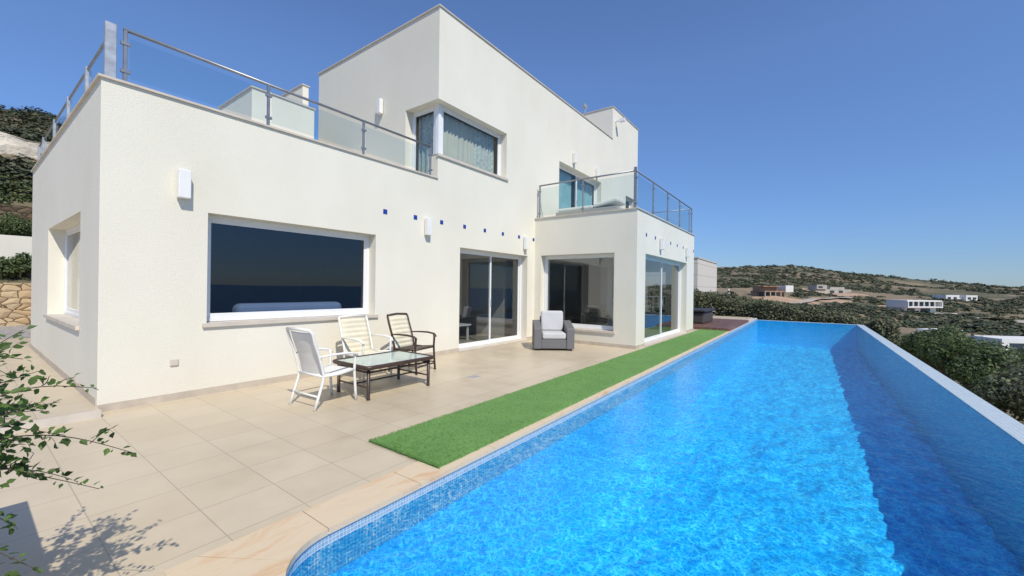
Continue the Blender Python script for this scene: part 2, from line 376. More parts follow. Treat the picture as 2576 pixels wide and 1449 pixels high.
# ---------------------------------------------------------------- terrain
def sm(a,b,x):
    t=min(1,max(0,(x-a)/(b-a))); return t*t*(3-2*t)
def H(x,y):
    r=math.hypot(x,y); az=math.degrees(math.atan2(y,x))
    rr=r*max(math.cos(math.radians(az-36.24)),.62)
    R=float(np.interp(az,[-30,-20,-14.4,-9.8,-5.4,1.4,7.5,12,30],[4,7,9.5,15,21,29,28.5,27,22]))
    k=[0,25,35,60,90,120,150,200,260,450,520,800,1500,3000]
    zr=float(np.interp(rr,k,[-3,-4,-6,-9.8,-9,-7.5,-6.5,-3,1,R,R-2,-20,-75,-90]))
    zl=float(np.interp(rr,k,[-1,-1,-1.5,-2.5,-4,-4.5,-4,-1.5,4,R,R-2,-20,-75,-90]))
    z=zr+(zl-zr)*sm(-10,9,az)
    hh=float(np.interp(y,[-100,0,20.4,20.9,23.0,23.6,26.8,27.6,31,36,38.5,60,80,200,600,1500],[-8,-1,-.5,1.2,1.9,2.9,3.2,4.9,7.0,7.8,9.9,16.6,15,7,0,-60]))
    z=z+(hh-z)*sm(15,55,az)
    zs=float(np.interp(r,[0,20,60,200,600,3000],[-4,-9,-22,-58,-80,-90]))
    if az<-20 or az>110:
        q=sm(20,45,-az) if az<0 else sm(110,165,az)
        z=z+(zs-z)*q
    a=sm(20,80,r)
    z+=a*(noise.noise(Vector((x*.02,y*.02,0)))*3.0+noise.noise(Vector((x*.07,y*.07,5)))*1.2)*(1 if r<800 else 0)
    dx=max(-9-x,0,x-27.2); dy=max(-2.3-y,0,y-20.4); dd=math.hypot(dx,dy)
    t=sm(0,5,dd) if y<20 else (1 if dd>0 else 0)
    return -2.6*(1-t)+z*t
azs=np.radians(np.concatenate([np.arange(-180,-22,3),np.arange(-22,16,.22),np.arange(16,80,3),np.arange(80,96,.3),np.arange(96,180,3)]))
rs=[.5]
while rs[-1]<3200: rs.append(rs[-1]*1.035+.05)
V=[]; nA=len(azs)
for rr_ in rs:
    for a in azs:
        x=rr_*math.cos(a); y=rr_*math.sin(a); V.append((x,y,H(x,y)))
F=[]
for i in range(len(rs)-1):
    for j in range(nA):
        k=(j+1)%nA; F.append((i*nA+j,(i+1)*nA+j,(i+1)*nA+k,i*nA+k))
ter=fastmesh("terrain",V,F,M['terrain']); ter["kind"]="structure"; ter["label"]="dry scrub covered hillside sloping to the sea"
for p in ter.data.polygons: p.use_smooth=True
sea=MB().poly([(40000*math.cos(t*math.pi/32),40000*math.sin(t*math.pi/32),-62) for t in range(64)]).obj("sea",M['sea']); sea["kind"]="structure"
# scrub
roadpts=[(190,-28),(200,-36),(208,-42.6),(196,-45),(181,-43.4),(188,-50),(201.6,-54.8),(230,-66)]
road2=[(214,-4),(222,6),(236,2),(252,-2),(268,-14),(300,-20)]
def nearpath(pts,x,y,w):
    for (ax,ay),(bx,by) in zip(pts,pts[1:]):
        L=(bx-ax)**2+(by-ay)**2; t=max(0,min(1,((x-ax)*(bx-ax)+(y-ay)*(by-ay))/L))
        if math.hypot(x-ax-t*(bx-ax),y-ay-t*(by-ay))<w: return True
    return False
def nearroad(x,y,w=5): return nearpath(roadpts,x,y,w) or nearpath(road2,x,y,5)
houses=[(239,12,15),(331,-12,20),(210,-33.5,12),(321,-66,17),(92,-23,6),(131,-26,6)]
def scrub(name,gen,count,lab,kk=30,lf=.30,thr=-.22):
    P=[];N=[];Z=[]
    made=0
    while made<count:
        x,y,s=gen(); made+=1
        if nearroad(x,y) or any(math.hypot(x-a,y-b)<c for a,b,c in houses): continue
        dens=noise.noise(Vector((x*.018,y*.018,9)))+.4*noise.noise(Vector((x*.06,y*.06,2)))
        if dens<thr: continue
        z=H(x,y); k=kk
        dv=rng.normal(0,1,(k,3)); dv/=np.linalg.norm(dv,axis=1)[:,None]; dv[:,2]=np.abs(dv[:,2])
        P.append(np.array([x,y,z-.1*s])+dv*np.array([s,s,s*.7])*rng.uniform(.55,1.05,(k,1))); N.append(dv*.7+np.array([0,0,.8])); Z.append(np.full(k,s*lf))
    v,f=leafquads(np.vstack(P),np.vstack(N),np.concatenate(Z),.8,.25)
    o=fastmesh(name,v,f,M['leafscrub']); o["kind"]="stuff"; o["label"]=lab; o["category"]="scrub"
def g1():
    r=math.exp(random.uniform(math.log(42),math.log(540))); a=math.radians(random.uniform(-17,13))
    return r*math.cos(a)/.78,r*math.sin(a)/.78,random.uniform(.35,1.1)*(1+r/300)*(1.6 if random.random()<.1 else 1)
scrub("hillside_scrub",g1,14000,"dark green scrub covering the dry hillside",thr=-.24)
def g2():
    y=random.uniform(28,85); 
    if 35<y<39: y=30
    return random.uniform(-6,14)*y/30,y,random.uniform(.4,1.1)
scrub("hill_scrub",g2,1500,"green bushes covering the rising slope",110,.13,-.6)
for rp in (roadpts,road2):
    mb=MB()
    for (ax,ay),(bx,by) in zip(rp,rp[1:]):
        L=math.hypot(bx-ax,by-ay); n=max(2,int(L/3))
        for i in range(n):
            x0=ax+(bx-ax)*i/n; y0=ay+(by-ay)*i/n; x1=ax+(bx-ax)*(i+1)/n; y1=ay+(by-ay)*(i+1)/n
            nx,ny=-(by-ay)/L*2.5,(bx-ax)/L*2.5
            mb.poly([(x0-nx,y0-ny,H(x0,y0)+.7),(x0+nx,y0+ny,H(x0,y0)+.7),(x1+nx,y1+ny,H(x1,y1)+.7),(x1-nx,y1-ny,H(x1,y1)+.7)])
    o=mb.obj("road",M['road']); o["kind"]="structure"
M['earth']=simple("bare_earth",(.42,.29,.19),.95,.25,.15)
for cx_,cy_,cr_ in ((236,10,15),(228,-2,9),(325,-12,18),(207,-33,11),(255,-8,9),(290,20,10),(300,-45,9),(250,-30,7)):
    mb=MB(); mb.v.append((cx_,cy_,H(cx_,cy_)+.35)); 
    for ring in (.33,.66,1):
        for k in range(28):
            t=2*math.pi*k/28; rr_=cr_*ring*(1+.35*noise.noise(Vector((math.cos(t)*1.5,math.sin(t)*1.5,cx_))))
            x=cx_+rr_*math.cos(t); y=cy_+rr_*math.sin(t); mb.v.append((x,y,H(x,y)+(.35 if ring<1 else -.3)))
    for k in range(28):
        l=(k+1)%28; mb.f.append((0,1+k,1+l))
        for q in (0,1): mb.f.append((1+28*q+k,29+28*q+k,29+28*q+l,1+28*q+l))
    o=mb.obj("ground",M['earth'],smooth=True); o["kind"]="structure"; o["label"]="bare reddish earth clearing on the hillside"

# distant houses
RV=-math.radians(53.76)
def house(label,x,y,z0,rz,blocks,mat,wins,extra=None,sc=1):
    e=empty("house",(x,y,z0),rz,author=(0,0,0)); e.scale=(sc,)*3; tag(e,label,"house")
    mb=MB()
    for b in blocks: mb.box(*b)
    mb.obj("wall",mat,e)
    for wv in wins: MB().box(*wv).obj("window",M['darkglass'],e)
    if extra:
        for nm,bb,mt in extra:
            for b in bb: MB().box(*b).obj(nm,mt,e)
    return e
house("unfinished brown two storey house with open floors",239,12,-1.6,RV+.2,[(-9,9,0,9,-3,.2),(-9,3,0,9,2.9,3.4),(-9,9,5,9,0,3)],M['redbrown'],
   [(-8,-5,4.96,4.98,.6,2.6),(-4,-1,4.96,4.98,.6,2.6),(0,3,4.96,4.98,.6,2.6)],
   [("column",[(xx,xx+.4,.1,.5,.2,2.9) for xx in (-8.8,-5.8,-2.8,0.2,2.5)],M['concrete']),("roof",[(-8,2,2,9,5.4,5.8),(-7.9,1.9,4,8.9,3.4,5.4)],M['redbrown']),("annex",[(4,8.5,1,6,2.9,6.2)],M['housewhite'])])
house("long low bare concrete building",331,-12,.3,RV+.1,[(-13,12,0,8,-4,3.2),(-13,-6,-1,6,3.2,5.8),(0,10,3,8,3.2,4.6)],M['concrete'],[(-12,-9,-1.03,-1.01,3.8,5),(-3,0,-.03,-.01,.8,2.4),(3,6,-.03,-.01,.8,2.4)])
house("white modern house with tall glazed veranda",210.3,-34,-5.9,RV+.15,[(-9,9,0,9,2.6,3.1),(-9,9,.4,9,5.2,5.8),(-9,-8.6,0,9,3.1,5.2),(8.6,9,0,9,3.1,5.2),(-8,8,2,9,-4,2.6),(-8.6,8.6,2.4,9,3.1,5.2),(3,12,-3,0,-3,.4)],M['housewhite'],
   [(xx,xx+2.2,2.36,2.38,3.2,5.1) for xx in (-8.2,-5.4,-2.6,.2,3,5.8)]+[(-7,-3,1.96,1.98,-.2,2.2),(0,5,1.96,1.98,-.2,2.2)],
   [("column",[(xx,xx+.3,.5,.8,3.1,5.2) for xx in (-5.9,-3.1,-.3,2.5,5.3)],M['housewhite'])],.85)
house("small white flat roofed twin block house",321,-66,-3.4,RV,[(-10,-2,0,8,-4,4.8),(2,9,0,8,-4,4.8),(-2,2,2,8,-4,3),(-12,11,-3,0,-4,0)],M['housewhite'],[(-9,-7,-.03,-.01,2.2,3.6),(-5.5,-3.5,-.03,-.01,2.2,3.6),(3,5,-.03,-.01,2.2,3.6),(6,8,-.03,-.01,2.2,3.6),(-8,-4,-.03,-.01,.2,1.5)],None,.9)
house("white villa with stepped terraces and pergola",90,-23.2,-9.6,RV-.1,[(-1.5,8,0,6,-2,2.3),(0,8,1,6,2.3,4.6),(-4,8,-3,0,-2,.5)],M['housewhite'],[(.5,2,-.03,-.01,.6,1.9),(3,5,-.03,-.01,.6,1.9),(1,3,.97,.99,2.7,4),(4,6,.97,.99,2.7,4)],
   [("pergola_post",[(-3.6,-3.4,-2.8,-2.6,.5,2.6),(-.6,-.4,-2.8,-2.6,.5,2.6),(2.6,2.8,-2.8,-2.6,.5,2.6)],M['housewhite']),("pergola_beam",[(-3.8,3,-2.85,-2.6,2.6,2.8),(-3.8,3,-.4,-.2,2.6,2.8)],M['housewhite'])])
house("low white house with flat roof in the scrub",131,-26,-9.2,RV+.3,[(-4,3,0,5,-2,2.6),(-6,-4,1,5,-2,1.6)],M['housewhite'],[(-3,-1,-.03,-.01,.7,1.9),(.5,2,-.03,-.01,.7,1.9)])
nb=empty("neighbour_building",(34,7.1,-1.5),0); tag(nb,"pale beige panel clad neighbouring building beyond the hedge","building")
MB().box(34,42,7.1,14,-2.5,4.0).obj("wall",M['panel'],nb); MB().box(33.95,42.05,7.05,14.05,4.0,4.1).obj("roof",M['cap'],nb)
ps=empty("parasol",(60,8.7,H(60,8.7)),0,author=(0,0,0)); tag(ps,"closed white garden parasol beside the neighbouring hedge","parasol")
hz=1.8-H(60,8.7)
MB().tube([(0,0,0),(0,0,hz)],.04).obj("pole",M['white'],ps); MB().tube([(0,0,hz-1.7),(0,0,hz-1.2),(0,0,hz-.1),(0,0,hz)],[.28,.24,.1,.02],10).obj("canopy",M['sling'],ps)

# left retaining walls etc
def lwall(name,lab,y0,y1,z0,z1,m,x0=-14,x1=22):
    o=MB().box(x0,x1,y0,y1,z0,z1).obj(name,m); tag(o,lab,"wall"); return o
lwall("stone_wall","rubble stone retaining wall beside the path",20.6,21.0,-1,1.45,M['stone'])
lwall("garden_wall","white rendered garden wall above the planting bed",23.2,23.5,1,3.15,M['stucco'])
lwall("stone_wall","dark rubble stone terrace wall on the slope, shade put into its colour",27.0,27.6,2,4.7,M['stoned'])
mb=MB(); nx,nz=60,10
for i in range(nx+1):
    for j in range(nz+1):
        x=-20+50*i/nx; z=7.6+2.7*j/nz; mb.v.append((x,36.6+1.3*j/nz+noise.noise(Vector((x*.5,0,z*.9)))*1.0,z+noise.noise(Vector((x*.25,3,z)))*.6))
for i in range(nx):
    for j in range(nz): a=i*(nz+1)+j; mb.f.append((a,a+nz+1,a+nz+2,a+1))
o=mb.obj("rock_face",M['rock']); o["kind"]="structure"

# ---------------------------------------------------------------- terrace, pool
def struct(o,l=None):
    o["kind"]="structure"
    if l: o["label"]=l
    return o
mb=MB()
mb.box(-8,.65,-5,2.7,-.4,0).box(-8,17,2.7,6.6,-.4,0).box(17,27,2.7,13.6,-.4,0)
struct(mb.obj("terrace",M['tiles']),"beige stone tiled terrace between house and pool")
mb=MB().box(-8,.97,6.36,20.6,-.4,.075).box(.97,22,13.6,20.6,-.4,.07)
struct(mb.obj("path",M['tiles']),"raised tiled path along the side of the house")
o=MB().box(-8,.968,6.335,6.375,.0,.085).obj("step_edge",M['cap']); struct(o,"pale stone nosing of the shallow step")
struct(MB().box(-8,22,16,20.55,.076,.082).obj("cobbled_path",M['cobble']))
X0,X1,Y0,Y1=.95,26.5,-1.85,2.4; R=.42
arc=[(X0+R-R*math.sin(t),Y1-R+R*math.cos(t)) for t in [i*math.pi/2/10 for i in range(11)]]
inner=[(X1,Y1)]+arc+[(X0,Y0),(X1,Y0)]
pool=empty("swimming_pool",(X0,Y1,0)); tag(pool,"long blue infinity pool edged with sandstone and mosaic","pool")
WZ=-.105; FZ=-1.42
def toin(x,y,e):
    if x>=X1: nx=-1
    elif x<=X0: nx=1
    elif x<X0+R and y>Y1-R: nx=(X0+R-x)/R
    else: nx=0
    if y<=Y0: ny=1
    elif y>=Y1: ny=-1
    elif x<X0+R and y>Y1-R: ny=-(y-(Y1-R))/R
    else: ny=0
    return (x+nx*e,y+ny*e)
mb=MB()
for a,b in zip(inner[:-2],inner[1:-1]):
    a=toin(*a,.004); b=toin(*b,.004)
    mb.poly([(a[0],a[1],-.30),(b[0],b[1],-.30),(b[0],b[1],-.03),(a[0],a[1],-.03)])
mb.obj("mosaic_band",M['mosv'],pool)
nI=len(inner)
mb=MB()
for i in range(nI):
    a=inner[i]; b=inner[(i+1)%nI]
    q=[(a[0],a[1],FZ-.1),(b[0],b[1],FZ-.1),(b[0],b[1],WZ-.004),(a[0],a[1],WZ-.004)]
    if a[1]<=Y0 and b[1]<=Y0: MB().poly(q).obj("infinity_wall",M['mosw'],pool)
    else: mb.poly(q)
mb.obj("basin_wall",M['mosf'],pool)
st=.035; nx=int((X1-X0)/.05); ny=int((Y1-Y0)/st)
gx=X0-.01+(X1-X0+.02)*(np.linspace(0,1,nx+1)**1.35); gy=np.linspace(Y0-.01,Y1+.01,ny+1)
FV=[]  # floor waves added to ripple the shadow edge and shading like refraction
for x in gx:
    for y in gy:
        FV.append((x,y,FZ+.05*noise.noise(Vector((x*7,y*7,0)))+.09*noise.noise(Vector((x*2.6,y*2.6,7)))+.022*noise.noise(Vector((x*15,y*15,3)))))
I=np.arange((nx+1)*(ny+1)).reshape(nx+1,ny+1)
ff=np.stack([I[:-1,:-1],I[1:,:-1],I[1:,1:],I[:-1,1:]],-1).reshape(-1,4)
o=fastmesh("basin_floor",FV,ff,M['mosf'],pool,(X0,Y1,0))
for p in o.data.polygons: p.use_smooth=True
def stone(pts,zt=.004,zb=-.035):
    mb=MB(); n=len(pts)
    mb.poly([(x,y,zt) for x,y in pts]); mb.poly([(x,y,zb) for x,y in pts][::-1])
    for i in range(n):
        a=pts[i];b=pts[(i+1)%n]; mb.poly([(a[0],a[1],zb),(b[0],b[1],zb),(b[0],b[1],zt),(a[0],a[1],zt)])
    return mb
j=.003
e=-.02
xs=[X0+R,2.1,3.0,3.9,4.7]+[5.6+.9*i for i in range(13)]+[17.0]
for a,b in zip(xs,xs[1:]): stone([(a+j,Y1+e),(b-j,Y1+e),(b-j,2.7),(a+j,2.7)]).obj("coping_stone",M['sand'],pool,bevel=.005)
arc2=[(x+.02*math.sin(i*math.pi/20),y-.02*math.cos(i*math.pi/20)) for i,(x,y) in enumerate(arc)]
for pts in ([(X0+R-j,2.7),(X0+R-j,Y1+e)]+arc2[1:6]+[(.80,2.7)], [(.79,2.7)]+arc2[5:]+[(X0-.0,1.6),(.65,1.6),(.65,2.7)], [(X0,1.59),(X0,.2),(.65,.2),(.65,1.59)], [(X0,.19),(X0,-2.1),(.65,-2.1),(.65,.19)]):
    stone(pts).obj("coping_stone",M['sand'],pool,bevel=.005)
mb=MB()
mb.tube([(17,Y1-.015,-.028)]+[(x+.012*math.sin(i*math.pi/20),y-.012*math.cos(i*math.pi/20),-.028) for i,(x,y) in enumerate(arc)]+[(X0+.012,Y0,-.028)],.009,6)
mb.obj("nosing",M['cap'],pool,smooth=True)
MB().box(X0-.3,X1+.28,Y0-.28,Y0-.004,-3.5,WZ+.006).obj("infinity_edge",M['mosh'],pool); MB().box(X1+.004,X1+.28,Y0-.003,Y1+.3,-3.5,WZ+.006).obj("infinity_edge",M['mosh'],pool)
MB().box(17,X1,Y1+.004,2.7,-3,-.0).obj("pool_kerb",M['cap'],pool)
MB().box(X0-.3,X1+.28,Y0-.75,Y0-.28,-4.2,-.8).obj("overflow_channel",M['concrete'],pool)
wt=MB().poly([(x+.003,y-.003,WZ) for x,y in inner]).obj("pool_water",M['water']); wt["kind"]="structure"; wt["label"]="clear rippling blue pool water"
# artificial grass
x0,x1,y0,y1=2.36,16.92,2.46,3.42; nx=int((x1-x0)/.03); ny=int((y1-y0)/.03)
gx=np.linspace(x0,x1,nx+1); gy=np.linspace(y0,y1,ny+1); GX,GY=np.meshgrid(gx,gy,indexing='ij')
wob=np.array([noise.noise(Vector((x*.6,0,3)))*.012 for x in gx])
GYw=GY+wob[:,None]
GZ=.020+rng.normal(0,.0025,GX.shape)
GZ[0,:]=.006;GZ[-1,:]=.006;GZ[:,0]=.006;GZ[:,-1]=.006
vv=np.stack([GX+rng.normal(0,.003,GX.shape),GYw+rng.normal(0,.003,GX.shape),GZ],-1).reshape(-1,3)
I=np.arange((nx+1)*(ny+1)).reshape(nx+1,ny+1)
ff=np.stack([I[:-1,:-1],I[1:,:-1],I[1:,1:],I[:-1,1:]],-1).reshape(-1,4)
g=empty("artificial_grass_carpet",(x0,y0,.004)); tag(g,"long strip of green artificial grass laid beside the pool","artificial grass")
fastmesh("turf",vv,ff,M['grass'],g,(x0,y0,0.004))
nb_=60000; bx=x0+(x1-x0)*rng.random(nb_)**1.9; by=rng.uniform(y0,y1,nb_)+np.interp(bx,gx,wob)
P=np.stack([bx,by,np.full(nb_,.016)],-1); hgt=rng.uniform(.006,.014,nb_); ang=rng.uniform(0,6.28,nb_); lx=rng.normal(0,.005,nb_); ly=rng.normal(0,.005,nb_)
V3=np.empty((nb_,3,3)); dx=np.cos(ang)*.0028; dy=np.sin(ang)*.0028
V3[:,0]=P-np.stack([dx,dy,0*dx],-1); V3[:,1]=P+np.stack([dx,dy,0*dx],-1); V3[:,2]=P+np.stack([lx,ly,hgt],-1)
fastmesh("blades",V3.reshape(-1,3),np.arange(nb_*3).reshape(-1,3),M['grass'],g,(x0,y0,0.004))
# drain
dr=empty("floor_drain",(5.15,4.54,0)); tag(dr,"round metal drain cover set in the tiles","drain")
MB().tube([(5.15,4.54,.001),(5.15,4.54,.005)],.13,20).obj("rim",M['cap'],dr)
for i in range(5): MB().box(5.06+.04*i,5.08+.04*i,4.46,4.62,.0055,.007).obj("slot",M['galv'],dr)
# deck + tub
dk=MB().box(16.98,22.8,2.42,6.5,.005,.1).obj("deck",M['wood']); tag(dk,"dark brown wooden deck at the end of the lawn strip","deck")
tb=empty("hot_tub",(19.4,4.7,.1)); tag(tb,"square hot tub with dark cover on the wooden deck","hot tub")
MB().box(18.5,20.5,3.6,5.6,.1,.58).obj("shell",M['tubside'],tb,bevel=.06)
MB().box(18.42,20.58,3.52,5.68,.585,.69).obj("cover",M['black'],tb,bevel=.04)
fn=empty("garden_railing",(24,6.5,0)); tag(fn,"thin grey metal railing beyond the hot tub","railing")
for i in range(9): MB().tube([(19+i*.9,6.7,.0),(19+i*.9,6.7,1.15)],.02,6).obj("post",M['galv'],fn)
MB().tube([(19,6.7,1.15),(26.2,6.7,1.15)],.022,6).obj("rail",M['galv'],fn); MB().tube([(19,6.7,.6),(26.2,6.7,.6)],.012,6).obj("rail",M['galv'],fn)

# ---------------------------------------------------------------- villa
villa=empty("villa",(.97,6.6,0)); tag(villa,"white two storey modern villa with roof terraces and glass balustrades","villa")
def plate(mb,axis,p,th,ab,zb,filled):
    ab=sorted(set(ab)); zb=sorted(set(zb))
    def q(a,n,z): return (a,p+n,z) if axis=='y' else (p+n,a,z)
    na,nz=len(ab)-1,len(zb)-1
    fl=[[filled((ab[i]+ab[i+1])/2,(zb[k]+zb[k+1])/2) for k in range(nz)] for i in range(na)]
    for i in range(na):
        for k in range(nz):
            if not fl[i][k]: continue
            a0,a1,z0,z1=ab[i],ab[i+1],zb[k],zb[k+1]
            mb.poly([q(a0,0,z0),q(a1,0,z0),q(a1,0,z1),q(a0,0,z1)]); mb.poly([q(a0,th,z0),q(a0,th,z1),q(a1,th,z1),q(a1,th,z0)])
            if i==0 or not fl[i-1][k]: mb.poly([q(a0,0,z0),q(a0,0,z1),q(a0,th,z1),q(a0,th,z0)])
            if i==na-1 or not fl[i+1][k]: mb.poly([q(a1,0,z0),q(a1,th,z0),q(a1,th,z1),q(a1,0,z1)])
            if k==0 or not fl[i][k-1]: mb.poly([q(a0,0,z0),q(a0,th,z0),q(a1,th,z0),q(a1,0,z0)])
            if k==nz-1 or not fl[i][k+1]: mb.poly([q(a0,0,z1),q(a1,0,z1),q(a1,th,z1),q(a0,th,z1)])
def holes(hs,base):
    def f(a,z):
        if not base(a,z): return False
        return not any(h[0]<a<h[1] and h[2]<z<h[3] for h in hs)
    return f
def brk(hs,a,z): 
    return list(a)+[h[0] for h in hs]+[h[1] for h in hs], list(z)+[h[2] for h in hs]+[h[3] for h in hs]
TH=.3; PX=10.12; PY=3.54; PX1=16.3
PT=3.86; RT=7.63; TT=8.95; BT=3.54
hf=[(2.015,4.66,.945,2.465),(6.94,9.74,-1,2.43),(6.2,8.68,4.40,5.62),(11.5,14.77,3.5,5.63),(17.35,18.45,3.9,5.63),(11,15.5,-1,2.4)]
ab,zb=brk(hf,[.97,6.2,15.8,18.8],[-.3,PT,RT,TT])
zb=[z for z in zb if z>=-.3]
mb=MB(); plate(mb,'y',6.6,TH,ab,zb,holes(hf,lambda a,z: z<(PT if a<6.2 else RT if a<15.8 else TT)))
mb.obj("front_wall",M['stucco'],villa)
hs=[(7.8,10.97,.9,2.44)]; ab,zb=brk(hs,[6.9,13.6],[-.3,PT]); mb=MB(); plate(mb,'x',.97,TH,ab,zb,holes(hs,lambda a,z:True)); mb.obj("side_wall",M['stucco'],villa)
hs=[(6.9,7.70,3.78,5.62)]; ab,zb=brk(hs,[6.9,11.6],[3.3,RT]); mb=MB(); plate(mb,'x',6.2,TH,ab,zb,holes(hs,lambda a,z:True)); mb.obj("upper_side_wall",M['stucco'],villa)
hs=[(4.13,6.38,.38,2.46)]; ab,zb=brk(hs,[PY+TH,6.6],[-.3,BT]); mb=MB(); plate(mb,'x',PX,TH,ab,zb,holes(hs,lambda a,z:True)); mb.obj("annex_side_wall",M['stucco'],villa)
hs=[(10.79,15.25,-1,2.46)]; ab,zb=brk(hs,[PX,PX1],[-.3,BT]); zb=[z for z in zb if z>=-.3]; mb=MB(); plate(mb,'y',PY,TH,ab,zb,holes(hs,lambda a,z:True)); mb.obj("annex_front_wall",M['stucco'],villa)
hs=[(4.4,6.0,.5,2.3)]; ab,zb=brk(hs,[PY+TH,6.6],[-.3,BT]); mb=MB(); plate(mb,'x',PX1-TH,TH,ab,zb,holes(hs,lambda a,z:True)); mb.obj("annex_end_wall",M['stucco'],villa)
MB().box(18.5,18.8,6.9,11.3,-.3,RT-.002).box(1.27,18.8,11.3,11.6,-.3,3.4).box(6.5,18.8,11.3,11.6,3.4,RT-.002).box(.97,6.4,13.3,13.6,-.3,PT-.002).box(6.2,6.5,11.6,13.3,-.3,PT-.002).box(15.8,16.05,6.9,8.0,RT,TT-.002).box(18.55,18.8,6.9,8.0,RT,TT-.003).box(15.8,18.8,8.0,8.2,RT,TT-.004).obj("rear_wall",M['stucco'],villa)
# terrace structures on roof
MB().box(3.26,4.45,8.5,10.1,3.74,5.2).box(5.19,5.34,10.5,11.57,3.74,6.6).box(4.6,6.19,9.6,9.8,3.74,4.95).obj("roof_terrace_wall",M['stucco'],villa)
for bb in ((3.235,4.475,8.475,10.125,5.201,5.225),(5.165,5.365,10.475,11.6,6.601,6.625),(4.58,6.19,9.58,9.82,4.951,4.975)): MB().box(*bb).obj("terrace_wall_cap",M['cap'],villa)
# slabs
MB().box(1.27,6.2,6.9,13.3,3.42,3.74).box(6.5,18.5,6.9,11.3,3.2,3.45).box(6.5,18.5,6.9,11.3,7.2,7.35).box(10.42,16.0,3.84,6.6,3.2,3.5).box(16.05,18.55,6.9,8.0,8.6,8.8).obj("roof_slab",M['cap'],villa)
MB().box(1.27,18.5,6.9,11.3,-.3,.01).box(10.42,16.0,3.84,6.6,-.3,.01).obj("interior_floor",M['ifloor'],villa)
MB().box(10.0,10.1,7.6,11.3,.01,3.2).box(5.76,18.4,11.2,11.29,.01,3.2).box(6.5,18.4,11.2,11.29,3.45,7.2).box(9.2,9.3,6.9,11.3,3.45,7.2).box(6.52,9.2,9.2,9.3,3.45,7.2).obj("interior_wall",M['interior'],villa)
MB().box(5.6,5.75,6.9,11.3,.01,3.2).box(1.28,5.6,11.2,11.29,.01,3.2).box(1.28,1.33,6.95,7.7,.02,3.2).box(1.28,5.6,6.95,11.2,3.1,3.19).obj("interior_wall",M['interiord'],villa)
# caps
o_=.03; t_=.028
mb=MB()
mb.box(.97-o_,6.2,6.6-o_,6.93,PT+.001,PT+t_).box(.97-o_,1.30,6.93,13.63,PT+.001,PT+t_)
mb.box(6.2-o_,15.8,6.6-o_,6.93,RT+.001,RT+t_).box(6.2-o_,6.53,6.93,11.63,RT+.001,RT+t_)
mb.box(15.8-o_,18.8+o_,6.6-o_,6.88,TT+.001,TT+t_).box(15.8-o_,16.08,6.88,8.23,TT+.001,TT+t_).box(18.5,18.8+o_,6.88,8.23,TT+.001,TT+t_)
mb.box(PX-o_,PX1+o_,PY-o_,PY+.33,BT+.001,BT+t_).box(PX-o_,PX+.33,PY+.33,6.6,BT+.001,BT+t_).box(PX1-.33,PX1+o_,PY+.33,6.6,BT+.001,BT+t_)
mb.obj("parapet_cap",M['cap'],villa)
for bb in ((.955,6.93,6.587,6.6,0,.09),(9.75,10.11,6.587,6.6,0,.09),(.957,.97,6.6,13.6,.075,.17),(PX-.013,PX,PY-.013,6.587,0,.09),(PX,10.78,PY-.013,PY,0,.09),(15.26,PX1,PY-.013,PY,0,.09)):
    MB().box(*bb).obj("skirting",M['skirt'],villa)
# decorative tiles
for i in range(8):
    x=4.858+.7403*i; MB().box(x-.045,x+.045,6.594,6.602,2.885,2.975).obj("decorative_tile",M['blue'],villa)
    x=10.83+.773*i; x=min(x,16.2); MB().box(x-.045,x+.045,PY-.006,PY+.002,2.915,3.005).obj("decorative_tile",M['blue'],villa)
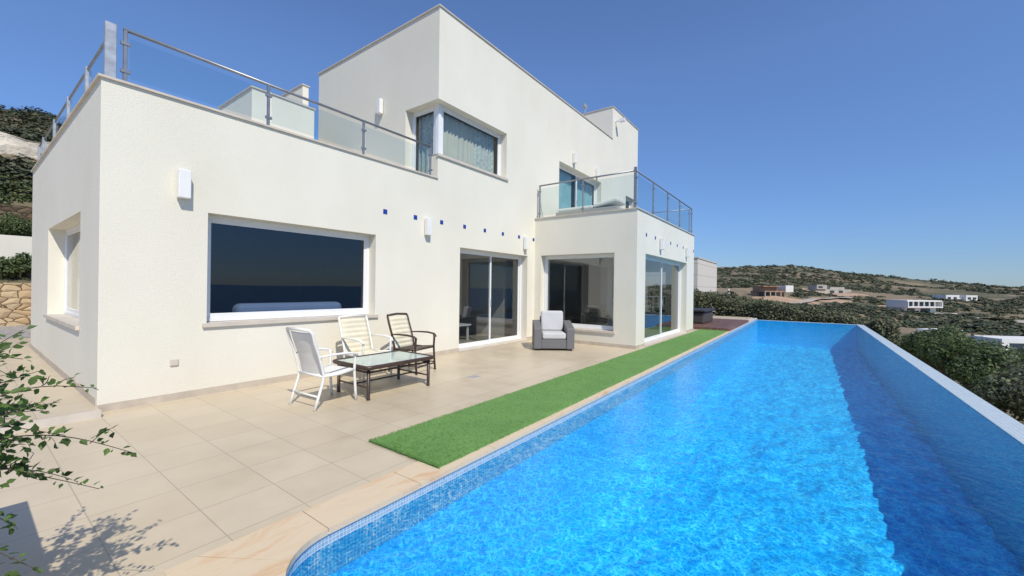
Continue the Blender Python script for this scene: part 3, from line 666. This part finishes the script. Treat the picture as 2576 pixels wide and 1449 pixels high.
# windows
def wbox(mb,axis,p,a0,a1,n0,n1,z0,z1):
    if axis=='y': mb.box(a0,a1,p+n0,p+n1,z0,z1)
    else: mb.box(p+n0,p+n1,a0,a1,z0,z1)
def window(kind,axis,p,a0,a1,z0,z1,panes,glass='glass',rec=.2,sill=True,sillo=.04,fw=.055,curtain=None,handle=True,sl=False):
    c=((a0+a1)/2,p+rec,z0) if axis=='y' else (p+rec,(a0+a1)/2,z0)
    e=empty(kind,c,parent=villa)
    mb=MB()
    wbox(mb,axis,p,a0,a0+fw,rec,rec+.08,z0,z1); wbox(mb,axis,p,a1-fw,a1,rec,rec+.08,z0,z1)
    wbox(mb,axis,p,a0+fw,a1-fw,rec,rec+.08,z1-fw,z1); wbox(mb,axis,p,a0+fw,a1-fw,rec,rec+.08,z0,z0+fw)
    mb.obj("frame",M['frame'],e,bevel=.004,seg=1)
    W_=(a1-a0-2*fw)/panes; s=.05
    for i in range(panes):
        b0=a0+fw+W_*i-(s*.5 if sl and i>0 else 0); b1=a0+fw+W_*(i+1)+(s*.5 if sl and i<panes-1 else 0)
        off=rec+(.012 if i%2==0 else .042 if sl else .012); th=.028
        mb=MB(); wbox(mb,axis,p,b0,b0+s,off,off+th,z0+fw,z1-fw); wbox(mb,axis,p,b1-s,b1,off,off+th,z0+fw,z1-fw)
        wbox(mb,axis,p,b0+s,b1-s,off,off+th,z1-fw-s,z1-fw); wbox(mb,axis,p,b0+s,b1-s,off,off+th,z0+fw,z0+fw+s*1.2)
        mb.obj("sash",M['frame'],e,bevel=.003,seg=1)
        n=off+th/2
        pts=[(b0+s,z0+fw+s),(b1-s,z0+fw+s),(b1-s,z1-fw-s),(b0+s,z1-fw-s)]
        MB().poly([(a,p+n,z) if axis=='y' else (p+n,a,z) for a,z in pts]).obj("glass",M[glass],e)
        if handle and i==0 and sl:
            mb=MB(); wbox(mb,axis,p,b1-s*.6,b1-s*.4,off-.03,off,1.0+z0,1.18+z0); mb.obj("handle",M['galv'],e)
    if sill:
        mb=MB(); wbox(mb,axis,p,a0-.05,a1+.05,-sillo,-.002,z0-.055,z0-.003); wbox(mb,axis,p,a0+.002,a1-.002,-.002,rec+.02,z0-.022,z0-.003)
        mb.obj("sill",M['cap'],e)
    if curtain:
        for (c0,c1,mt,zt,zb_) in curtain:
            n_=int((c1-c0)/.012); vv=[];ff=[]
            for k in range(n_+1):
                a=c0+(c1-c0)*k/n_; nn=rec+.17+.018*math.sin(a*46+math.sin(a*9)*1.8)+.006*math.sin(a*111)
                for z in (zb_,zt): vv.append((a,p+nn,z) if axis=='y' else (p+nn,a,z))
            for k in range(n_): ff.append((2*k,2*k+2,2*k+3,2*k+1))
            mb=MB(); mb.v=vv; mb.f=ff; mb.obj("curtain",M[mt],e,smooth=True)
    return e
window("window",'y',6.6,2.015,4.66,.97,2.465,1,'glassdark',.2)
window("sliding_door",'y',6.6,6.94,9.74,.02,2.43,2,'glass',.2,sill=False,sl=True)
window("window",'x',.97,7.8,10.97,.925,2.44,2,'glass',.2,curtain=[(7.85,10.9,'curtainw',2.4,.95)])
window("window",'x',PX,4.13,6.38,.405,2.46,1,'glass',.2)
window("window",'x',PX1-TH,4.4,6.0,.52,2.3,1,'glassclear',.1,sill=False)
window("sliding_door",'y',PY,10.79,15.25,.02,2.46,2,'glass',.2,sill=False,sl=True)
window("balcony_door",'y',6.6,11.5,14.77,3.52,5.63,2,'glassclear',.2,sill=False,sl=True,curtain=[(11.6,13.0,'curtainb',5.55,3.55),(13.4,14.7,'curtainb',5.55,3.55)])
window("window",'y',6.6,17.35,18.45,3.92,5.63,1,'glassdark',.2,sill=False)
window("corner_window",'y',6.6,6.46,8.68,4.42,5.62,1,'glassclear',.2,sill=False,fw=.05,curtain=[(6.6,7.75,'curtaing',5.55,4.45),(7.75,8.62,'curtain',5.55,4.45)])
window("corner_door",'x',6.2,6.88,7.70,3.80,5.62,1,'glassclear',.2,sill=False,fw=.05,curtain=[(6.95,7.66,'curtain',5.55,3.85)])
MB().box(6.38,6.459,6.78,6.879,4.42,5.62).obj("corner_post",M['frame'],villa)
MB().box(6.17,8.73,6.56,6.598,4.36,4.416).box(6.19,8.678,6.598,6.8,4.403,4.416).obj("window_sill",M['cap'],villa)
MB().box(6.90,9.78,6.55,6.8,.004,.02).obj("door_threshold",M['cap'],villa); MB().box(10.75,15.3,PY-.05,PY+.2,.004,.02).obj("door_threshold",M['cap'],villa)
# wall lamps
def lamp(axis,p,a,z0,h=.36,wd=.13,dp=.12):
    e=empty("wall_lamp",(a,p,z0) if axis=='y' else (p,a,z0),parent=villa)
    mb=MB(); wbox(mb,axis,p,a-wd/2,a+wd/2,-dp,-.02,z0,z0+h); mb.obj("shade",M['white'],e,bevel=.008)
    mb=MB(); wbox(mb,axis,p,a-wd*.36,a+wd*.36,-.02,.0,z0+.05,z0+h-.05); mb.obj("bracket",M['galv'],e)
for a,z in ((1.73,2.6),(5.9,2.59),(9.57,2.6),(12.45,5.78),(14.3,5.72)): lamp('y',6.6,a,z)
lamp('x',6.2,8.6,5.74); 
for a in (12.06,15.1): lamp('y',PY,a,2.66,.34)
lamp('y',9.6,5.0,4.2,.28)
MB().box(1.625,1.715,6.58,6.6,.44,.53).obj("outlet_cover",M['cap'],villa,bevel=.01)
MB().tube([(16.1,6.6,8.45),(16.1,6.42,8.45)],.03,8).box(16.02,16.18,6.2,6.42,8.38,8.5).obj("security_camera",M['white'],villa)
MB().tube([(15.9,7.9,8.9),(15.9,7.9,9.35)],.02,6).box(15.75,16.05,7.86,7.94,9.25,9.42).obj("antenna",M['galv'],villa)
# balustrades
def balustrade(pts_axis,p,posts,zb,zt,big=False):
    a0,a1=posts[0],posts[-1]
    mid=(a0+a1)/2; e=empty("balustrade",(mid,p,zb) if pts_axis=='y' else (p,mid,zb),parent=villa)
    for i,a in enumerate(posts):
        mb=MB()
        if big:
            hw=.05 if i==0 else .03; top=zt+.10 if i==0 else zt
            mb.box(p-hw,p+hw,a-.035,a+.035,zb-.005,top)
        else:
            wbox(mb,pts_axis,p,a-.018,a+.018,-.02,.02,zb,zt-.01)
            wbox(mb,pts_axis,p,a-.04,a+.04,-.035,.035,zb,zb+.02)
            wbox(mb,pts_axis,p,a-.045,a+.045,-.028,.006,zb+.12,zb+.16); wbox(mb,pts_axis,p,a-.045,a+.045,-.028,.006,zt-.19,zt-.15)
        mb.obj("post",M['galv'] if big else M['steel'],e,bevel=.004,seg=1)
    mb=MB(); q=(lambda a_,z_:(a_,p,z_)) if pts_axis=='y' else (lambda a_,z_:(p,a_,z_))
    if big: mb.tube([q(a0,zt-.03),q(a1,zt-.03)],.018,8)
    else: mb.tube([q(a0-.02,zt),q(a1+.02,zt)],.021,10)
    mb.obj("handrail",M['steel'],e,smooth=True)
    for a,b in zip(posts,posts[1:]):
        P=[(a+.04,zb+.07),(b-.04,zb+.07),(b-.04,zt-.09),(a+.04,zt-.09)]
        MB().poly([(x,p-.012,z) if pts_axis=='y' else (p-.012,x,z) for x,z in P]).obj("glass_panel",M['railglass'],e)
balustrade('y',6.66,[1.18,2.78,4.41,6.04],PT+t_,4.53)
balustrade('x',1.05,[6.66,8.02,9.57,11.1,12.66,13.4],PT+t_,4.44,big=True)
balustrade('x',10.2,[3.62,5.1,6.5],BT+t_,4.53)
balustrade('y',3.62,[10.2,11.63,13.06,14.49,16.2],BT+t_,4.53)
balustrade('x',16.2,[3.7,5.1,6.5],BT+t_,4.53)
MB().box(10.17,10.23,3.6,3.66,BT+t_,4.62).obj("corner_post",M['steel'],villa)

# interior objects
sf=empty("sofa",(3.4,7.85,.01)); tag(sf,"pale blue sofa standing behind the wide window","sofa")
MB().box(2.55,4.3,7.05,7.35,.12,1.2).obj("backrest",M['sofa'],sf,bevel=.1,seg=4); MB().box(2.55,4.3,7.36,8.2,.12,.5).obj("seat",M['sofa'],sf,bevel=.06)
MB().box(2.6,4.25,7.1,8.15,.01,.12).obj("base",M['brown'],sf)
wc=empty("wicker_chair",(12.2,5.6,.01)); tag(wc,"round natural wicker chair inside the glazed room","chair")
mb=MB()
N=14
for j in range(7):
    z=.4+.09*j; rad=.42-.02*j*(j>3)
    mb.tube([(12.2+rad*math.cos(t),5.6+rad*math.sin(t),z) for t in [math.pi*(-.3+1.15*k/N) for k in range(N+1)]],.05,6)
mb.obj("backrest",M['wickern'],wc,smooth=True); MB().tube([(12.2,5.6,.01),(12.2,5.6,.2),(12.2,5.6,.42)],[.38,.34,.42],16).obj("seat",M['wickern'],wc)
tb2=empty("table",(8.0,8.2,.01)); tag(tb2,"low white table inside behind the sliding door","table")
MB().box(7.3,8.7,7.8,8.6,.42,.46).obj("top",M['white'],tb2); 
for x,y in ((7.35,7.85),(8.6,7.85),(7.35,8.5),(8.6,8.5)): MB().box(x,x+.05,y,y+.05,.01,.42).obj("leg",M['white'],tb2)

# ---------------------------------------------------------------- furniture
def sheet(prof,hw,th,chan=0,curve=0,nseg=40):
    P=[Vector((x,0,z)) for x,z in prof]; L=[0]
    for a,b in zip(P,P[1:]): L.append(L[-1]+(b-a).length)
    T=L[-1]; mb=MB(); ny=8; rows=[]
    for i in range(nseg+1):
        s=T*i/nseg; k=max(j for j in range(len(L)-1) if L[j]<=s+1e-9); f=(s-L[k])/(L[k+1]-L[k]); c=P[k].lerp(P[k+1],f)
        d=(P[k+1]-P[k]).normalized(); n=Vector((d.z,0,-d.x))
        t=th if not chan else th*(.35+.65*abs(math.sin(math.pi*chan*s/T)))
        rows.append((c,n,t))
    for sgn in (1,-1):
        base=len(mb.v)
        for c,n,t in rows:
            for j in range(ny+1):
                y=-hw+2*hw*j/ny; edge=1-abs(y/hw)**6
                cu=curve*(y/hw)**2
                p=c+n*(sgn*t*.5*max(edge,.15)+cu); mb.v.append((p.x,y,p.z))
        for i in range(len(rows)-1):
            for j in range(ny):
                a=base+i*(ny+1)+j; mb.f.append((a,a+1,a+ny+2,a+ny+1))
    n1=(len(rows))*(ny+1)
    for i in range(len(rows)-1):
        for j in (0,ny): a=i*(ny+1)+j; mb.f.append((a,a+ny+1,a+ny+1+n1,a+n1))
    for i in (0,len(rows)-1):
        for j in range(ny): a=i*(ny+1)+j; mb.f.append((a,a+1,a+1+n1,a+n1))
    return mb
def chair(loc,rz,label,fm,backm,seatm,chan,style,group,sc=1):
    e=empty("garden_chair",(loc[0],loc[1],.0),rz,author=(0,0,0)); e.scale=(sc,)*3; tag(e,label,"chair",group)
    r=.018 if style=='white' else .019
    hw=.27
    back=[(-.21,.40),(-.235,.52),(-.28,.68),(-.335,.83),(-.37,.95)]
    mb=MB()
    for s in (1,-1):
        y=s*hw
        mb.tube([(-.33,y,0),(-.28,y,.15),(-.225,y,.32),(-.21,y,.42)]+[(x,y,z) for x,z in back[1:]]+[(-.385,y*.96,.985)],r)
        mb.tube([(.27,y,0),(.255,y,.15),(.235,y,.42),(.245,y,.58),(.235,y,.635)],r)
        mb.tube([(-.21,y,.405),(.0,y,.40),(.235,y,.425)],r)
    mb.tube([(.235,-hw,.415),(.235,hw,.415)],r); mb.tube([(-.21,-hw,.40),(-.21,hw,.40)],r)
    mb.tube([(-.385,-hw*.96,.985),(-.40,0,1.0),(-.385,hw*.96,.985)],r*1.1)
    mb.tube([(-.28,-hw,.16),(-.28,hw,.16)],r*.7); 
    if style=='brown':
        mb.tube([(.26,-hw,.12),(.26,hw,.12)],r*.7)
        for s in (1,-1): mb.tube([(-.29,s*hw,.14),(.26,s*hw,.14)],r*.7)
    mb.obj("frame",fm,e,smooth=True)
    for s in (1,-1):
        y=s*(hw+.01)
        MB().tube([(-.27,y,.655),(-.12,y+s*.012,.665),(.08,y+s*.02,.665),(.22,y+s*.015,.645),(.275,y,.60)],[.018,.024,.028,.028,.02],8,.6).obj("armrest",fm,e,smooth=True)
    sheet(back,hw-.012,.014 if not chan else .05,chan,-.0 if chan else .03).obj("backrest",backm,e,smooth=True)
    sheet([(-.2,.405),(0,.39),(.23,.425)],hw-.012,.014 if not chan else .04,4 if chan else 0).obj("seat",seatm,e,smooth=True)
    return e
grp="garden chairs around the low table"
chair((2.84,5.04),math.radians(4),"white garden chair with smooth fabric sling facing the table",M['whitepaint'],M['sling'],M['sling'],0,'white',grp,.97)
chair((3.99,5.84),math.radians(-86),"white garden chair with ribbed cream back against the wall",M['whitepaint'],M['cream'],M['cream'],7,'white',grp)
chair((4.86,5.72),math.radians(-78),"dark brown garden chair with ribbed cream cushion",M['brown'],M['cream'],M['brown'],7,'brown',grp)
# low table
tx0,tx1,ty0,ty1=3.16,4.32,4.62,5.44
t=empty("coffee_table",((tx0+tx1)/2,(ty0+ty1)/2,0)); tag(t,"low dark brown metal table with pale glass top","table")
mb=MB(); q=.06
mb.tube([(tx0+q,ty0,.43),(tx1-q,ty0,.43),(tx1-.015,ty0+.015,.43),(tx1,ty0+q,.43),(tx1,ty1-q,.43),(tx1-.015,ty1-.015,.43),(tx1-q,ty1,.43),(tx0+q,ty1,.43),(tx0+.015,ty1-.015,.43),(tx0,ty1-q,.43),(tx0,ty0+q,.43),(tx0+.015,ty0+.015,.43)],.028,10,closed=True)
for yy in (ty0+.06,ty1-.06): mb.tube([(tx0+.06,yy,.36),(tx1-.06,yy,.36)],.014)
for xx in (tx0+.06,tx1-.06): mb.tube([(xx,ty0+.06,.36),(xx,ty1-.06,.36)],.014).tube([(xx,ty0+.06,.16),(xx,ty1-.06,.16)],.012)
mb.tube([(tx0+.06,(ty0+ty1)/2,.16),(tx1-.06,(ty0+ty1)/2,.16)],.012)
mb.obj("frame",M['brown'],t,smooth=True)
for x in (tx0+.06,tx1-.06):
    for y in (ty0+.06,ty1-.06): MB().tube([(x,y,0),(x,y,.02),(x,y,.43)],[.028,.023,.024]).obj("leg",M['brown'],t,smooth=True)
MB().box(tx0+.04,tx1-.04,ty0+.04,ty1-.04,.438,.447).obj("tabletop",M['tabletop'],t)
# armchair
a=empty("armchair",(8.87,5.22,0),math.radians(216.24),author=(0,0,0)); tag(a,"grey wicker armchair with light grey cushions on the terrace","armchair")
def prism(y0,y1,pts):
    mb=MB(); n=len(pts); mb.v=[(x,y0,z) for x,z in pts]+[(x,y1,z) for x,z in pts]
    mb.f=[tuple(range(n))[::-1],tuple(range(n,2*n))]+[(i,(i+1)%n,(i+1)%n+n,i+n) for i in range(n)]; return mb
for s in (1,-1): prism(s*.30,s*.49,[(-.42,.04),(.42,.04),(.42,.52),(.40,.55),(-.30,.68),(-.42,.68)]).obj("arm",M['wicker'],a,bevel=.025,seg=3)
MB().box(-.40,.40,-.299,.299,.05,.27).obj("base",M['wicker'],a,bevel=.01)
prism(-.299,.299,[(-.42,.28),(-.27,.28),(-.33,.78),(-.44,.78)]).obj("backrest",M['wicker'],a,bevel=.02)
MB().box(-.24,.41,-.29,.29,.275,.43).obj("seat_cushion",M['greycush'],a,bevel=.045,seg=4)
prism(-.285,.285,[(-.26,.43),(-.10,.43),(-.19,.93),(-.33,.93)]).obj("back_cushion",M['greycush'],a,bevel=.05,seg=4)
for x in (-.36,.36):
    for y in (-.42,.42): MB().tube([(x,y,0),(x,y,.05)],.02).obj("foot",M['black'],a)
# lounger on balcony
lg=empty("sun_lounger",(11.0,5.3,3.5)); tag(lg,"pale wicker sun lounger on the first floor balcony","sun lounger")
MB().box(10.7,11.4,4.3,6.25,3.62,3.80).obj("frame",M['wickerl'],lg,bevel=.02)
for x in (10.74,11.30):
    for y in (4.35,6.15): MB().box(x,x+.06,y,y+.06,3.5,3.62).obj("leg",M['wickerl'],lg)
MB().box(10.72,11.38,5.05,6.2,3.805,3.90).obj("cushion",M['sling'],lg,bevel=.03,seg=3)
mb=MB(); mb.v=[(10.72,5.04,3.82),(11.38,5.04,3.82),(11.38,4.33,3.93),(10.72,4.33,3.93),(10.72,5.04,3.92),(11.38,5.04,3.92),(11.38,4.31,4.04),(10.72,4.31,4.04)]
mb.f=[(0,1,2,3),(4,5,6,7),(0,1,5,4),(1,2,6,5),(2,3,7,6),(3,0,4,7)]
mb.obj("backrest",M['sling'],lg,bevel=.03,seg=3)

# ---------------------------------------------------------------- planter and plant
pl=empty("planter_wall",(-.35,2.4,0)); tag(pl,"low white planter wall holding a leafy plant","planter")
MB().box(-.55,-.06,1.3,3.6,0,.82).obj("wall",M['stucco'],pl); MB().box(-.57,-.04,1.28,3.62,.821,.85).obj("cap",M['cap'],pl)
pt=empty("climbing_plant",(-.3,2.4,.85)); tag(pt,"leafy climbing plant with long arching stems over the planter","plant")
stems=[]; lp=[]
def stem(p0,p1,sag,n=14,dens=1.0,leaf0=.25,rad=.004):
    p0=Vector(p0);p1=Vector(p1); pts=[]
    j=[random.uniform(-.02,.02) for _ in range(6)]
    for i in range(n+1):
        t=i/n; p=p0.lerp(p1,t); p.z+=sag*math.sin(math.pi*t); p.x+=j[0]*math.sin(5*t+j[1]*90); p.y+=j[2]*2*math.sin(4*t+j[3]*90); p.z+=j[4]*math.sin(7*t)
        pts.append(p)
    stems.append((pts,[rad*(1-.7*i/n) for i in range(n+1)]))
    m=int((p1-p0).length*dens*52)
    for k in range(m):
        t=leaf0+(1-leaf0)*k/max(1,m-1); i=min(n-1,int(t*n)); f=t*n-i; p=pts[i].lerp(pts[i+1],f); d=(pts[i+1]-pts[i]).normalized()
        side=Vector((random.uniform(-1,1),random.uniform(-1,1),random.uniform(-.5,.9))).normalized()
        lp.append((p+side*.01,d,side,random.uniform(.014,.028)*(1.15-.45*t)))
    return pts
root=[(-.3,2.0,.86),(-.3,2.3,.86),(-.28,2.6,.86),(-.3,2.9,.86)]
mains=[((.47,2.30,.78),.12,.9),((.36,2.45,1.06),.12,.8),((.24,2.3,.92),.1,1.0),((.15,2.4,1.22),.1,1.0),((.20,2.55,1.12),.10,1.0),((.10,2.2,1.26),.05,1),((.30,2.5,.66),.1,.9),((.14,2.6,.98),.1,1.1),
       ((.18,2.7,.80),.1,1.0),((.22,2.9,.74),.1,.9),((.12,2.1,1.02),.08,1.1),((.12,2.0,.72),.08,1.1),((.15,1.9,.62),.06,1.0),((.14,1.75,.55),.05,1.0),((.28,2.75,.95),.1,.8),((.08,3.0,1.05),.08,1.1),((.10,2.8,.62),.1,1.2),((.33,2.2,.70),.1,.8),
       ((.09,2.3,1.1),.08,1.4),((.13,2.65,1.2),.06,1.2),((.11,2.2,.82),.08,1.3),((.08,1.9,.8),.05,1.3),((.07,1.75,.95),.05,1.1),((.16,2.5,1.3),.08,1.0),((.19,2.35,1.02),.08,1.1),((.12,2.4,.9),.08,1.3)]
for tip,sag,dn in mains:
    pts=stem(random.choice(root),tip,sag,16,dn,.25)
    for _ in range(3):
        k=random.randint(7,13); b=pts[k]; tp=b+Vector((random.uniform(-.02,.13),random.uniform(-.12,.16),random.uniform(-.1,.10)))
        stem(b,tp,.01,6,1.1,.2,.002)
mb=MB()
for pts,rd in stems: mb.tube(pts,rd,5)
mb.obj("stem",M['bark'],pt,smooth=True)
mb=MB()
for p,d,side,s in lp:
    a_=(side+d*.5).normalized(); n_=Vector((random.uniform(-.6,.3),random.uniform(-.8,.2),random.uniform(.2,1))).normalized(); b_=a_.cross(n_)
    if b_.length<.1: continue
    b_.normalize(); n_=b_.cross(a_).normalized()
    n=len(mb.v); L=[(0,0,0),(.35,.42,.12),(.85,.55,.16),(1.2,.30,.05),(1.7,0,-.1),(1.2,-.30,.05),(.85,-.55,.16),(.35,-.42,.12),(.9,0,-.02)]
    mb.v+=[tuple(p+a_*x*s+b_*y*s+n_*z*s) for x,y,z in L]
    for tri in ((0,1,8),(1,2,8),(2,3,8),(3,4,8),(4,5,8),(5,6,8),(6,7,8),(7,0,8)): mb.f.append(tuple(n+i for i in tri))
me=bpy.data.meshes.new("foliage"); me.from_pydata([tuple(Vector(v)-Vector((-.3,2.4,.85))) for v in mb.v],[],mb.f); me.materials.append(M['leafivy'])
o=bpy.data.objects.new("foliage",me); C.objects.link(o); o.parent=pt

# ---------------------------------------------------------------- hedge and shrubs
def hedge():
    n=26000
    y=rng.uniform(-3.6,9,n); x=27.6+rng.uniform(0,1.9,n)
    lump=np.array([noise.noise(Vector((a*1.1,b*1.1,0)))+.5*noise.noise(Vector((a*3,b*3,4))) for a,b in zip(x,y)])
    top=np.interp(y,[-3.6,-1,1,3,5,9],[-.05,.38,.72,.98,1.35,1.65])+lump*.42
    t=rng.random(n)**.45; z=-1.4+(top+1.4)*t
    P=np.stack([x-(lump*.25),y,z],-1); N=np.stack([-(1.2-(x-27.6))*.9,np.zeros(n),t*1.1],-1)
    v,f=leafquads(P,N,np.full(n,.075),.6)
    h=empty("hedge",(28.5,2.5,-1.5)); tag(h,"dark olive hedge beyond the end of the pool","hedge")
    fastmesh("foliage",v,f,M['leafhedge'],h,(28.5,2.5,-1.5))
    for i in range(14): yy=-3+.9*i; MB().tube([(28.5,yy,-2.5),(28.4,yy+.1,-1.2),(28.5,yy,-.3)],[.05,.04,.02],5).obj("stem",M['bark'],h)
hedge()
def shrubmesh(n,seed,leaf,lobes,asp):
    rg=np.random.default_rng(seed); cs=rg.normal(0,1,(lobes,3)); cs/=np.linalg.norm(cs,axis=1)[:,None]; cs*=rg.uniform(.35,.75,(lobes,1)); cs[:,2]=np.abs(cs[:,2])*1.15+.12
    rad=rg.uniform(.2,.42,lobes); k=rg.integers(0,lobes,n); dv=rg.normal(0,1,(n,3)); dv/=np.linalg.norm(dv,axis=1)[:,None]
    P=cs[k]+dv*(rad[k]*rg.uniform(.55,1.12,n))[:,None]
    v,f=leafquads(P,dv+np.array([0,0,.35]),np.full(n,leaf),asp); return v,f,cs
def shrub(loc,scale,rz,var,label,mat,lobes=18,n=5600,leaf=.05,asp=.5):
    e=empty("shrub",loc,rz,author=(0,0,0)); e.scale=(scale,)*3; tag(e,label,"shrub","shrubs below the pool edge")
    v,f,cs=shrubmesh(n,var,leaf,lobes,asp); fastmesh("foliage",v,f,mat,e,(0,0,0))
    mb=MB()
    for c in cs[:8]: mb.tube([(0,0,-.9),(c[0]*.3,c[1]*.3,-.2),(c[0],c[1],c[2])],[.04,.03,.01],5)
    mb.obj("stem",M['bark'],e); return e
M['leaf2']=leafmat("bright_shrub_leaf",(.08,.125,.03),(.19,.26,.075))
M['leaf3']=leafmat("olive_shrub_leaf",(.08,.09,.05),(.19,.20,.115))
lab="dense green shrub growing on the slope below the pool"
s1=shrub((20.5,-3.9,-.95),1.15,0,1,lab,M['leaf'])
s2=shrub((15.3,-3.75,-.8),1.05,0,2,lab,M['leaf'])
s3=shrub((12.2,-3.6,-.75),.95,0,3,"olive toned shrub beside the pool retaining wall",M['leaf3'])
s4=shrub((9.6,-3.35,-1.15),.85,0,4,"bright green low shrub beside the pool retaining wall",M['leaf2'],leaf=.06)
for src,l,sc in ((s1,(17.8,-3.8,-.75),1.1),(s2,(23.5,-4.2,-1.1),1.2),(s3,(13.8,-4.4,-.9),1.1),(s1,(13.2,-3.4,-1.0),.85),(s4,(8.2,-3.4,-1.35),.8),(s2,(10.9,-4.3,-1.0),1.05),(s4,(7.2,-3.3,-1.6),.8),(s1,(9.0,-4.4,-1.5),1.1),
                 (s3,(26.5,-4.8,-1.6),1.3),(s2,(17,-5.6,-1.3),1.2),(s3,(21.5,-6.2,-1.7),1.3),(s1,(25,-7,-2.3),1.4),(s2,(30,-5,-2.0),1.5),(s3,(31,-9,-3.0),1.6),(s4,(19,-7.5,-2.1),1.3),(s1,(14,-6.2,-1.9),1.2),(s3,(34,-6.5,-2.8),1.7),(s2,(36,-11,-4.2),1.9),(s1,(41,-9,-4.5),2.1),(s3,(46,-13,-6.0),2.3)):
    dup(src,l,random.uniform(0,6.28),sc)
b1=shrub((1.2,22.1,1.75),.75,0,11,"leafy green shrub in the bed above the stone wall",M['leaf'],leaf=.07,n=3000)
b1["group"]="shrubs in the raised bed"
for i,x in enumerate((-1.6,-.3,2.6,4)): dup(b1,(x,22.1,1.7),i*1.3,.75)
b2=dup(s1,(1.0,28.6,4.7),1,1.4); b2["label"]="large green shrub around the dark stone wall"; b2["group"]="shrubs around the dark stone wall"
for l,sc in (((-1.2,28.3,4.5),1.3),((2.8,28.8,4.8),1.4),((.2,30.2,6.0),1.5),((.2,26.2,3.2),.8),((1.5,26.3,3.3),.9)): dup(b2,l,random.uniform(0,6),sc)
for l,sc in (((30.5,6.5,.2),1.2),((31.5,4.6,.0),1.1),((32.5,8,.3),1.4)):
    q=dup(s3,l,random.uniform(0,6),sc); q["label"]="olive toned shrub beside the neighbouring building"; q["group"]="shrubs by the neighbouring building"
